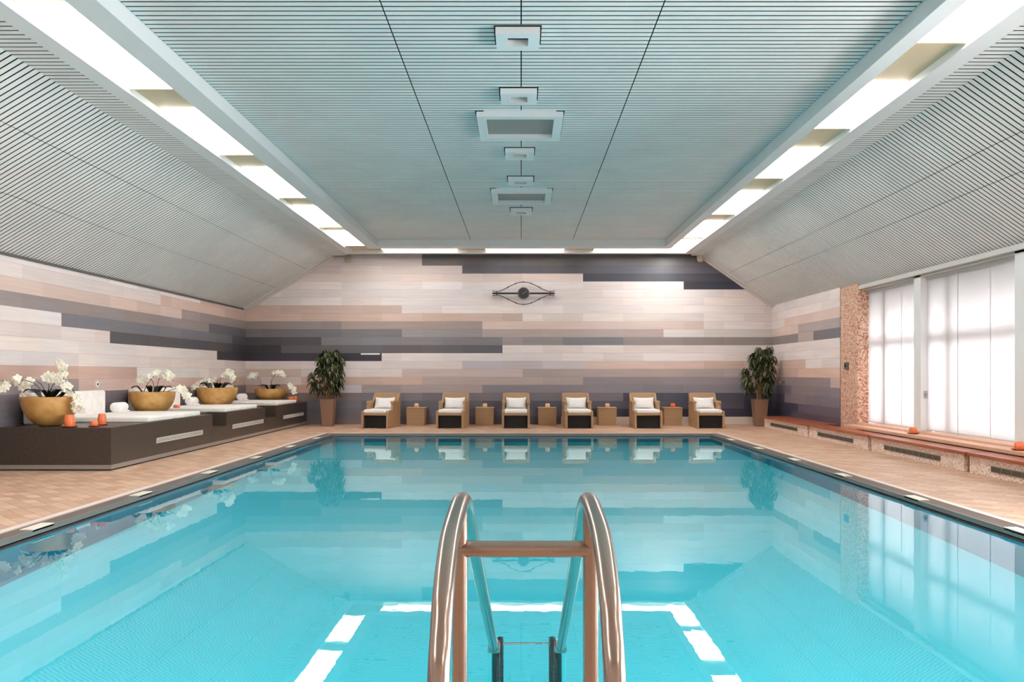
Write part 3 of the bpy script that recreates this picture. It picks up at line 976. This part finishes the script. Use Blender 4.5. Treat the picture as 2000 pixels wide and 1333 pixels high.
orchid_bowl(B2, 0.76, 0.40, [
    sp(B2, [(280, 768, 0), (290, 748, 0), (305, 733, 0), (325, 735, 0), (340, 745, 0)]),
    sp(B2, [(300, 768, 0), (300, 750, 0), (292, 740, 0), (280, 742, 0), (268, 744, 0)]),
    sp(B2, [(312, 768, 0), (308, 750, 0), (315, 736, 0), (330, 732, 0), (338, 738, 0)]),
    sp(B2, [(322, 768, -.05), (340, 760, -.1), (352, 760, -.15), (362, 768, -.2), (370, 782, -.2)]),
], 'ochre bowl of white orchids between the nearest and middle mattresses', seed=2, leaves=8)
B3 = (X(424, 17.8), 17.8, PT)
orchid_bowl(B3, 0.83, 0.42, [
    sp(B3, [(410, 764, 0), (405, 750, 0), (395, 748, 0), (384, 754, -.1), (374, 762, -.1)]),
    sp(B3, [(420, 764, 0), (425, 745, 0), (438, 735, 0), (450, 738, 0), (460, 748, 0)]),
    sp(B3, [(428, 764, 0), (430, 748, 0), (418, 742, 0), (405, 744, 0), (395, 742, 0)]),
    sp(B3, [(434, 764, 0), (430, 745, 0), (440, 732, 0), (448, 728, 0), (452, 732, 0)]),
], 'ochre bowl of white orchids between the middle and farthest mattresses', seed=3, leaves=8)
B4 = (X(529, 21.02), 21.02, PT)
orchid_bowl(B4, 0.78, 0.34, [
    sp(B4, [(512, 760, 0), (508, 744, 0), (500, 736, 0), (492, 734, 0), (486, 738, 0)]),
    sp(B4, [(530, 760, 0), (530, 744, 0), (538, 732, 0), (548, 730, 0), (556, 736, 0)]),
    sp(B4, [(536, 760, -.05), (550, 752, -.2), (566, 754, -.3), (572, 762, -.3), (577, 770, -.3)]),
], 'ochre bowl of white orchids at the far corner beside the potted tree', seed=4, leaves=7)

# ------------------------------------------------------------------ candle cups


def candle(loc, r, h, m_, label, saucer=True, group='glass candle cups', rot=0):
    t = thing('candle_holder', label, 'candle holder', loc, group)
    z = 0.0
    if saucer:
        MB().lathe([(0.0, 0.0), (r * 1.1, 0.0), (r * 1.55, 0.012), (r * 1.55, 0.017), (r * 1.0, 0.008), (0.0, 0.008)], seg=28).build('saucer', M['saucer'], t, smooth=True)
        z = 0.008
    prof = [(0.0, z), (r * 0.82, z), (r, z + h * 0.3), (r * 0.97, z + h * 0.62), (r * 0.80, z + h * 0.95), (r * 0.72, z + h), (r * 0.6, z + h), (r * 0.62, z + h * 0.8), (0.0, z + h * 0.78)]
    MB().lathe(prof, seg=28).build('cup', m_, t, smooth=True, angle=50)
    MB().lathe([(0.0, z + h * 0.785), (r * 0.5, z + h * 0.785), (r * 0.5, z + h * 0.9), (0.0, z + h * 0.9)], seg=20).build('candle', M['peach'], t, smooth=True)
    return t


candle((X(136, 11.36), 11.36, PT), 0.068, 0.155, M['orange'], 'tall ribbed orange candle cup on a saucer beside the large orchid bowl')
candle((X(199, 11.8), 11.80, PT), 0.056, 0.15, M['orange'], 'tall orange candle cup behind a small one on the nearest platform')
candle((X(184, 11.45), 11.45, PT), 0.05, 0.075, M['orange'], 'small squat orange candle cup at the front of the nearest platform')
candle((X(343, 15.7), 15.75, PT + 0.079), 0.06, 0.06, M['orange'], 'low orange candle cup on the near end of the middle mattress', saucer=False)
candle((-6.52, 19.1, PT + 0.079), 0.06, 0.08, M['peach'], 'peach candle cup on the farthest mattress behind an orchid bowl', saucer=False)
candle((X(569, 21.0), 20.95, PT), 0.075, 0.14, M['orange'], 'orange-red candle cup on the farthest platform near the potted tree, left one')
candle((X(577, 21.3), 21.25, PT), 0.075, 0.14, M['orange'], 'orange-red candle cup behind its twin beside the potted tree')

# ------------------------------------------------------------------ potted trees


def potted_tree(loc, seed, label, cw, z0, z1, lean):
    rnd = random.Random(seed)
    t = thing('potted_tree', label, 'potted tree', loc, 'potted indoor trees')
    b = MB(); a, c, h = 0.125, 0.172, 0.66
    prof = [(a, 0), (c, h)]
    vs = []
    for r, z in ((a, 0.0), (c, h), (c - 0.02, h), (c - 0.03, h - 0.05)):
        vs += [(-r, -r, z), (r, -r, z), (r, r, z), (-r, r, z)]
    fs = [(3, 2, 1, 0), (12, 13, 14, 15)]
    for i in range(3):
        for k in range(4):
            fs.append((i * 4 + k, i * 4 + (k + 1) % 4, (i + 1) * 4 + (k + 1) % 4, (i + 1) * 4 + k))
    b.add(vs, fs); b.build('planter', M['pot'], t, bevel=0.01)
    MB().box(-0.14, 0.14, -0.14, 0.14, h - 0.06, h - 0.045).build('soil', M['soil'], t)
    tips = []
    for k in range(4):
        bx = rnd.uniform(-0.06, 0.06); by = rnd.uniform(-0.06, 0.06)
        top = (lean * 0.5 + (k - 1.5) * cw * 0.16, rnd.uniform(-0.12, 0.12), z0 + (z1 - z0) * rnd.uniform(0.72, 0.95))
        path = catmull([(bx, by, h - 0.05), (bx * 1.2 + lean * 0.1, by, h + 0.35), ((bx + top[0]) / 2, (by + top[1]) / 2, (h + top[2]) / 2 + 0.1), top], 5)
        MB().tube(path, [0.024 - 0.014 * i / len(path) for i in range(len(path))], 8).build('trunk', M['bark'], t, smooth=True)
        tips.append(Vector(top))
    centers = []
    n = 44
    for k in range(n):
        f = (k + 0.5) / n
        zz = z0 + 0.06 + (z1 - z0 - 0.1) * f
        prof_ = (0.62 + 0.38 * math.sin(PI * min(1, f * 1.15 + 0.15))) if f < 0.72 else (1.0 - (f - 0.72) / 0.28 * 0.72)
        a = k * 2.39996
        r = cw / 2 * prof_ * (0.55 + 0.42 * ((k * 7) % 5) / 4)
        centers.append(Vector((lean * f + r * math.cos(a), r * 0.75 * math.sin(a), zz)))
    for c in tips: centers.append(c + Vector((0, 0, 0.05)))
    br = MB(); lf = MB()
    for c in centers:
        src = Vector((lean * 0.3, 0, max(h + 0.1, c.z - 0.35)))
        br.tube(catmull([src, (src + c) / 2 + Vector((0, 0, 0.05)), c], 3), [0.006] * 7, 5)
        m_ = 22
        for j in range(m_):
            a = 2 * PI * j / m_ * 2.6 + rnd.uniform(-.3, .3)
            ln = rnd.uniform(0.13, 0.21); w_ = ln * 0.115
            d = Vector((math.cos(a), math.sin(a), 0)); e = Vector((-d.y, d.x, 0))
            up = rnd.uniform(0.05, 0.6); st = c + Vector((0, 0, rnd.uniform(-0.09, 0.06)))
            pts = []
            for q in range(5):
                s_ = q / 4
                pos = st + d * ln * (0.72 * s_) + Vector((0, 0, ln * (up * s_ - (0.75 + up) * s_ * s_)))
                ww = w_ * (math.sin(PI * (0.1 + 0.85 * s_)) if q < 4 else 0.05)
                pts += [pos - e * ww, pos + e * ww]
            lf.add(pts, [(2 * q, 2 * q + 1, 2 * q + 3, 2 * q + 2) for q in range(4)])
    br.build('branches', M['bark'], t)
    o = lf.build('foliage', M['leaf'], t); o['kind'] = 'stuff'
    return t


potted_tree((X(641, 20.8), 20.8, 0), 11, 'leafy potted tree in a brown tapered planter beside the dark platforms', 0.88, 0.80, 1.88, 0.02)
potted_tree((X(1483, 20.75), 20.72, 0), 12, 'leafy potted tree in a brown tapered planter beside the stone benches', 0.86, 0.80, 1.91, 0.03)

# ------------------------------------------------------------------ wicker chairs, pillows and tables


def pillow_mesh(w_, d_, th, name, m_, n=12):
    b = MB(); vs = []; idx = {}
    for side in (1, -1):
        for i in range(n + 1):
            for j in range(n + 1):
                u = i / n * 2 - 1; v = j / n * 2 - 1
                k = 1 - 0.10 * (1 - abs(v)) * 0 
                px = u * w_ / 2 * (1 - 0.07 * (1 - v * v)); pz = v * d_ / 2 * (1 - 0.13 * (1 - u * u))
                h = th / 2 * ((1 - u ** 4) * (1 - v ** 4)) ** 0.55
                idx[(side, i, j)] = len(vs); vs.append((px, side * h, pz + d_ / 2))
    fs = []
    for side in (1, -1):
        for i in range(n):
            for j in range(n):
                fs.append((idx[(side, i, j)], idx[(side, i + 1, j)], idx[(side, i + 1, j + 1)], idx[(side, i, j + 1)]))
    b.add(vs, fs)
    return b.build(name, m_, smooth=True, angle=180)


def make_chair():
    t = thing('wicker_armchair', '', 'armchair', (0, 0, 0), 'wicker armchairs along the far wall')
    D = 0.5
    side = [(-D, 0), (-D + 0.02, 0.385), (-D + 0.06, 0.40), (-0.12, 0.42), (-0.09, 0.55), (-0.05, 0.595), (0.02, 0.61), (0.36, 0.63), (0.50, 0.80), (0.55, 0.80), (0.53, 0.0)]
    for s in (-1, 1):
        b = MB(); x0 = s * 0.325; x1 = s * 0.275
        b.prism_x(side, min(x0, x1), max(x0, x1)); b.build('side_panel', M['wicker'], t, bevel=0.008)
        b = MB(); b.box(min(s * 0.255, s * 0.335), max(s * 0.255, s * 0.335), -0.10, 0.40, 0.56, 0.625); b.build('armrest', M['wicker'], t, bevel=0.02)
    b = MB(); b.prism_x([(0.33, 0.36), (0.49, 0.81), (0.54, 0.81), (0.50, 0.30), (0.40, 0.30)], -0.285, 0.285); b.build('backrest', M['wicker'], t, bevel=0.01)
    b = MB(); b.box(-0.275, 0.275, -D + 0.015, 0.40, 0.30, 0.35); b.build('seat', M['wicker'], t, bevel=0.008)
    b = MB(); b.box(-0.274, 0.274, -D + 0.10, -D + 0.13, 0.01, 0.30); b.build('inner_panel', M['black'], t)
    s_ = MB().box(-0.27, 0.27, -D + 0.005, 0.34, 0.0, 0.085).build('seat_cushion', M['cushion'], t); s_.location = (0, 0, 0.352)
    s_.modifiers.new('b', 'BEVEL').width = 0.03; s_.modifiers['b'].segments = 4
    s_.data.polygons.foreach_set('use_smooth', [True] * 6)
    return t


chairs = [(737, 'leftmost of the six, next to the potted tree and platforms', -8), (881, 'second from the left of the six', -4), (1007.5, 'third from the left, standing below the wall clock', 0), (1130.5, 'fourth from the left, just right of the wall clock', 2), (1267, 'fifth from the left, between two side tables', 0), (1389, 'rightmost of the six', 0)]
proto = make_chair()
pil = pillow_mesh(0.50, 0.29, 0.15, 'pillow', M['cushion'])
CH = []
for i, (px, wd, rz) in enumerate(chairs):
    c = proto if i == 0 else copy_tree(proto)
    d = 19.85
    x = X(px, d)
    rot = math.radians(rz)
    if i == 4: x = X(1267, d)
    c.location = (x, 20.36, 0); c.rotation_euler = (0, 0, rot)
    c['label'] = 'wicker armchair with white cushion, ' + wd
    q = pil if i == 0 else pil.copy()
    if i: COL.objects.link(q)
    off = Vector((0, 0.24, 0)); off.rotate(Matrix.Rotation(rot, 3, 'Z'))
    q.location = (x + off.x, 20.36 + off.y, 0.435)
    q.rotation_euler = (math.radians(-22), 0, rot)
    q['label'] = 'white pillow in the wicker armchair ' + wd.replace('of the six, ', '').replace(' of the six', ''); q['category'] = 'pillow'; q['group'] = 'white armchair pillows'

tb = thing('side_table', '', 'side table', (0, 0, 0), 'wicker cube side tables')
MB().prism_y([(-0.22, 0.0), (0.22, 0.0), (0.23, 0.415), (-0.23, 0.415)], -0.215, 0.215).build('body', M['wicker'], tb, bevel=0.01)
MB().box(-0.235, 0.235, -0.225, 0.225, 0.415, 0.44).build('tabletop', M['wicker'], tb, bevel=0.008)
tabs = [(811.5, 'left of the second armchair', 'peach'), (946, 'between the second and third armchairs', 'peach'), (1069, 'below and right of the wall clock', 'peach'), (1186.5, 'between the fourth and fifth armchairs', 'peach'), (1315, 'before the rightmost armchair', 'orange')]
lab2 = ['first of five from the left', 'second of five from the left', 'third of five from the left', 'fourth of five from the left', 'last of five, nearest the benches']
for i, (px, wd, cc) in enumerate(tabs):
    c = tb if i == 0 else copy_tree(tb)
    x = X(px, 21.0)
    c.location = (x, 21.22, 0)
    c['label'] = 'brown wicker cube side table by the far wall, ' + lab2[i]
    col_ = M['orange'] if cc == 'orange' else M['peach']
    candle((x + 0.01, 21.12, 0.44), 0.062, 0.10, col_, ('small round %s candle cup on the wicker side table, ' % cc) + lab2[i], saucer=False, group='candle cups on the side tables')

# ------------------------------------------------------------------ stone benches under the windows
BXF = 5.766
spans = [(17.20, 20.24, 'farthest, beside the potted tree'), (14.20, 17.10, 'second from the far wall, below the mosaic pier'), (11.12, 14.06, 'third from the far wall, between the orange cups'), (8.10, 10.98, 'nearest the camera at the frame edge')]
for i, (y0, y1, wd) in enumerate(spans):
    t = thing('stone_bench', 'low stone bench with reddish wooden top, ' + wd, 'bench', (5.9, y0, 0), 'stone benches on the window side', world=True)
    xb = XR - 0.005 if y0 > 16.9 else 6.05
    if i == 1: xb = 6.04
    b = MB(); b.box(BXF, xb, y0, y1, 0, 0.225)
    b.build('base', M['stone'], t, bevel=0.006)
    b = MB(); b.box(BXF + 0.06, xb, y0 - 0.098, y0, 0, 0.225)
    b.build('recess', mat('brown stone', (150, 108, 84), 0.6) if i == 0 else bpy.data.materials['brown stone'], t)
    b = MB(); nb = 3; wx = (xb + 0.0 - (BXF - 0.04)) / nb
    for k in range(nb):
        b.box(BXF - 0.04 + k * wx, BXF - 0.04 + (k + 1) * wx - 0.004, y0 - 0.10, y1 - 0.012, 0.225, 0.268)
    b.build('bench_top', M['wood'], t, bevel=0.003)
    g0, g1 = y0 + 0.62, y1 - 0.52
    v = MB().box(BXF - 0.004, BXF + 0.01, g0, g1, 0.075, 0.145).build('vent', M['black'], t)
    g = MB()
    g.box(BXF - 0.009, BXF - 0.003, g0, g1, 0.137, 0.147); g.box(BXF - 0.009, BXF - 0.003, g0, g1, 0.073, 0.083)
    for k in range(3):
        z = 0.093 + k * 0.016
        g.box(BXF - 0.007, BXF - 0.003, g0, g1, z, z + 0.006)
    n = int((g1 - g0) / 0.2)
    for k in range(n + 1):
        y = g0 + (g1 - g0) * k / n
        g.box(BXF - 0.009, BXF - 0.003, y - 0.006, y + 0.006, 0.075, 0.145)
    gg = g.build('grille', mat('brushed grille', (140, 134, 120), 0.4, 0.5) if i == 0 else bpy.data.materials['brushed grille'], t); gg.parent = v
candle((6.20, 13.5, 0.325), 0.06, 0.095, M['orange'], 'orange candle cup on the sill at the foot of the white post')
candle((6.20, 10.62, 0.325), 0.06, 0.095, M['orange'], 'orange candle cup on the sill at the frame edge')

# ------------------------------------------------------------------ things on the walls
# clock
ck = thing('wall_clock', 'eye-shaped metal wall clock with round dark dial above the armchairs', 'clock', (X(1022.5, YW), YW, Z(574, YW)))
yo = -0.10
hw = 60.5 / SCL
b = MB(); b.tube([(-hw, yo, 0), (hw, yo, 0)], 0.022, 10); b.build('bar', M['dark_metal'], ck, smooth=True)
for s, hgt in ((1, 22 / SCL), (-1, 21.5 / SCL)):
    pts = []
    for k in range(41):
        u = k / 40 * 2 - 1
        if abs(u) > 0.86:
            z = 0.04 + (abs(u) - 0.86) * 0.16
        else:
            z = 0.04 + (hgt - 0.04) * (0.5 + 0.5 * math.cos(PI * u / 0.86)) ** 0.8
        pts.append((u * hw, yo, s * z))
    b = MB(); b.tube(pts, 0.009, 8); b.build('arc', M['dark_metal'], ck, smooth=True)
    b = MB()
    for u in (-0.86, -0.5, -0.25, 0, 0.25, 0.5, 0.86):
        z = 0.04 + (hgt - 0.04) * (0.5 + 0.5 * math.cos(PI * u / 0.86)) ** 0.8
        b.box(u * hw - 0.008, u * hw + 0.008, yo - 0.012, yo + 0.012, s * z - 0.022, s * z + 0.022)
    b.build('tick_mark', M['dark_metal'], ck)
b = MB()
for u in (-0.86, 0.86): b.box(u * hw - 0.012, u * hw + 0.012, yo, -0.001, -0.02, 0.02)
b.build('bracket', M['dark_metal'], ck)


def disc_y(r, y0, y1, n=40):
    b = MB(); vs = [(r * math.cos(2 * PI * k / n), y0, r * math.sin(2 * PI * k / n)) for k in range(n)] + [(r * math.cos(2 * PI * k / n), y1, r * math.sin(2 * PI * k / n)) for k in range(n)]
    b.add(vs, [tuple(range(n)), tuple(range(2 * n - 1, n - 1, -1))] + [(k, (k + 1) % n, (k + 1) % n + n, k + n) for k in range(n)])
    return b


disc_y(0.152, yo - 0.03, -0.002).build('rim', M['steel'], ck, smooth=True)
dial = disc_y(0.14, yo - 0.036, yo - 0.029).build('dial', M['clock_face'], ck, smooth=True)
b = MB()
for k in range(12):
    a = 2 * PI * k / 12; c, s = math.cos(a), math.sin(a)
    b.tube([(0.112 * c, yo - 0.038, 0.112 * s), (0.13 * c, yo - 0.038, 0.13 * s)], 0.003, 5)
b.build('hour_mark', M['steel'], ck).parent = dial
for ang, ln, wd in ((35, 0.10, 'minute_hand'), (218, 0.05, 'hour_hand')):
    a = math.radians(ang)
    MB().tube([(0, yo - 0.042, 0), (ln * math.cos(a), yo - 0.042, ln * math.sin(a))], 0.004, 6).build(wd, M['steel'], ck).parent = dial

# speakers under the ceiling corners
t = thing('speaker', 'small beige box loudspeaker high in the left corner of the far wall', 'speaker', (X(680, YW), YW, Z(512, YW)))
MB().box(-0.075, 0.075, -0.17, -0.03, -0.01, 0.17).build('cabinet', M['beige_plastic'], t, bevel=0.015)
MB().box(-0.03, 0.03, -0.03, 0.0, 0.03, 0.10).build('bracket', M['beige_plastic'], t)
MB().box(-0.06, 0.06, -0.176, -0.169, 0.01, 0.15).build('front_grille', mat('taupe speaker cloth', (160, 150, 134), 0.8), t)
t = thing('speaker', 'rounded beige loudspeaker high at the right end of the far wall', 'speaker', (X(1366, YW), YW, Z(513, YW)))
o = MB().lathe([(0.0, 0.0), (0.062, 0.0), (0.085, 0.05), (0.09, 0.16), (0.08, 0.22), (0.04, 0.25), (0.0, 0.25)], 0, -0.12, 28).build('cabinet', M['beige_plastic'], t, smooth=True)
MB().box(-0.03, 0.03, -0.04, 0.0, 0.08, 0.16).build('bracket', M['beige_plastic'], t)

# vent slot in the dark tile of the far wall
b = MB(); b.box(X(705, YW), X(742, YW), YW - 0.012, YW, Z(693.3, YW), Z(690.4, YW))
o = b.build('wall_vent', M['white_panel'], origin=(X(723, YW), YW, Z(692, YW)))
tag(o, 'slim white vent strip on the dark tile band of the far wall', 'vent')
# round socket on the left wall
t = thing('wall_socket', 'small round white socket on the left wall above the nearest cushion', 'socket', (XL, 6.94 * F / (VX - 189.5), Z(751, 6.94 * F / (VX - 189.5))))
vs = MB(); n = 24
for r0, x1, m_, nm in ((0.052, 0.012, M['white_panel'], 'plate'), (0.022, 0.014, M['black'], 'insert')):
    b = MB(); vv = [(0, r0 * math.cos(2 * PI * k / n), r0 * math.sin(2 * PI * k / n)) for k in range(n)] + [(x1, r0 * math.cos(2 * PI * k / n), r0 * math.sin(2 * PI * k / n)) for k in range(n)]
    b.add(vv, [tuple(range(n)), tuple(range(2 * n - 1, n - 1, -1))] + [(k, (k + 1) % n, (k + 1) % n + n, k + n) for k in range(n)])
    b.build(nm, m_, t)
# control box on the pier
t = thing('control_box', 'small grey control box mounted on the pink mosaic pier', 'control box', (XR, 16.55, 1.36))
MB().box(-0.03, 0.0, -0.09, 0.09, 0, 0.14).build('housing', mat('grey plastic', (104, 98, 96), 0.5), t, bevel=0.006)
MB().box(-0.034, -0.03, -0.05, 0.05, 0.04, 0.10).build('display', M['black'], t)
# tap on the right wall
t = thing('wall_tap', 'small chrome wall tap on the right wall behind the potted tree', 'tap', (XR, XR * F / (1532 - VX), Z(752, XR * F / (1532 - VX))))
MB().tube(catmull([(0, 0, 0.06), (-0.06, 0, 0.075), (-0.11, 0, 0.06), (-0.12, 0, 0.0)], 5), 0.012, 10).build('spout', M['chrome'], t, smooth=True)
MB().box(-0.012, 0.0, -0.03, 0.03, 0.03, 0.09).build('plate', M['chrome'], t)

for o in bpy.data.objects:
    if '_w' in o: del o['_w']
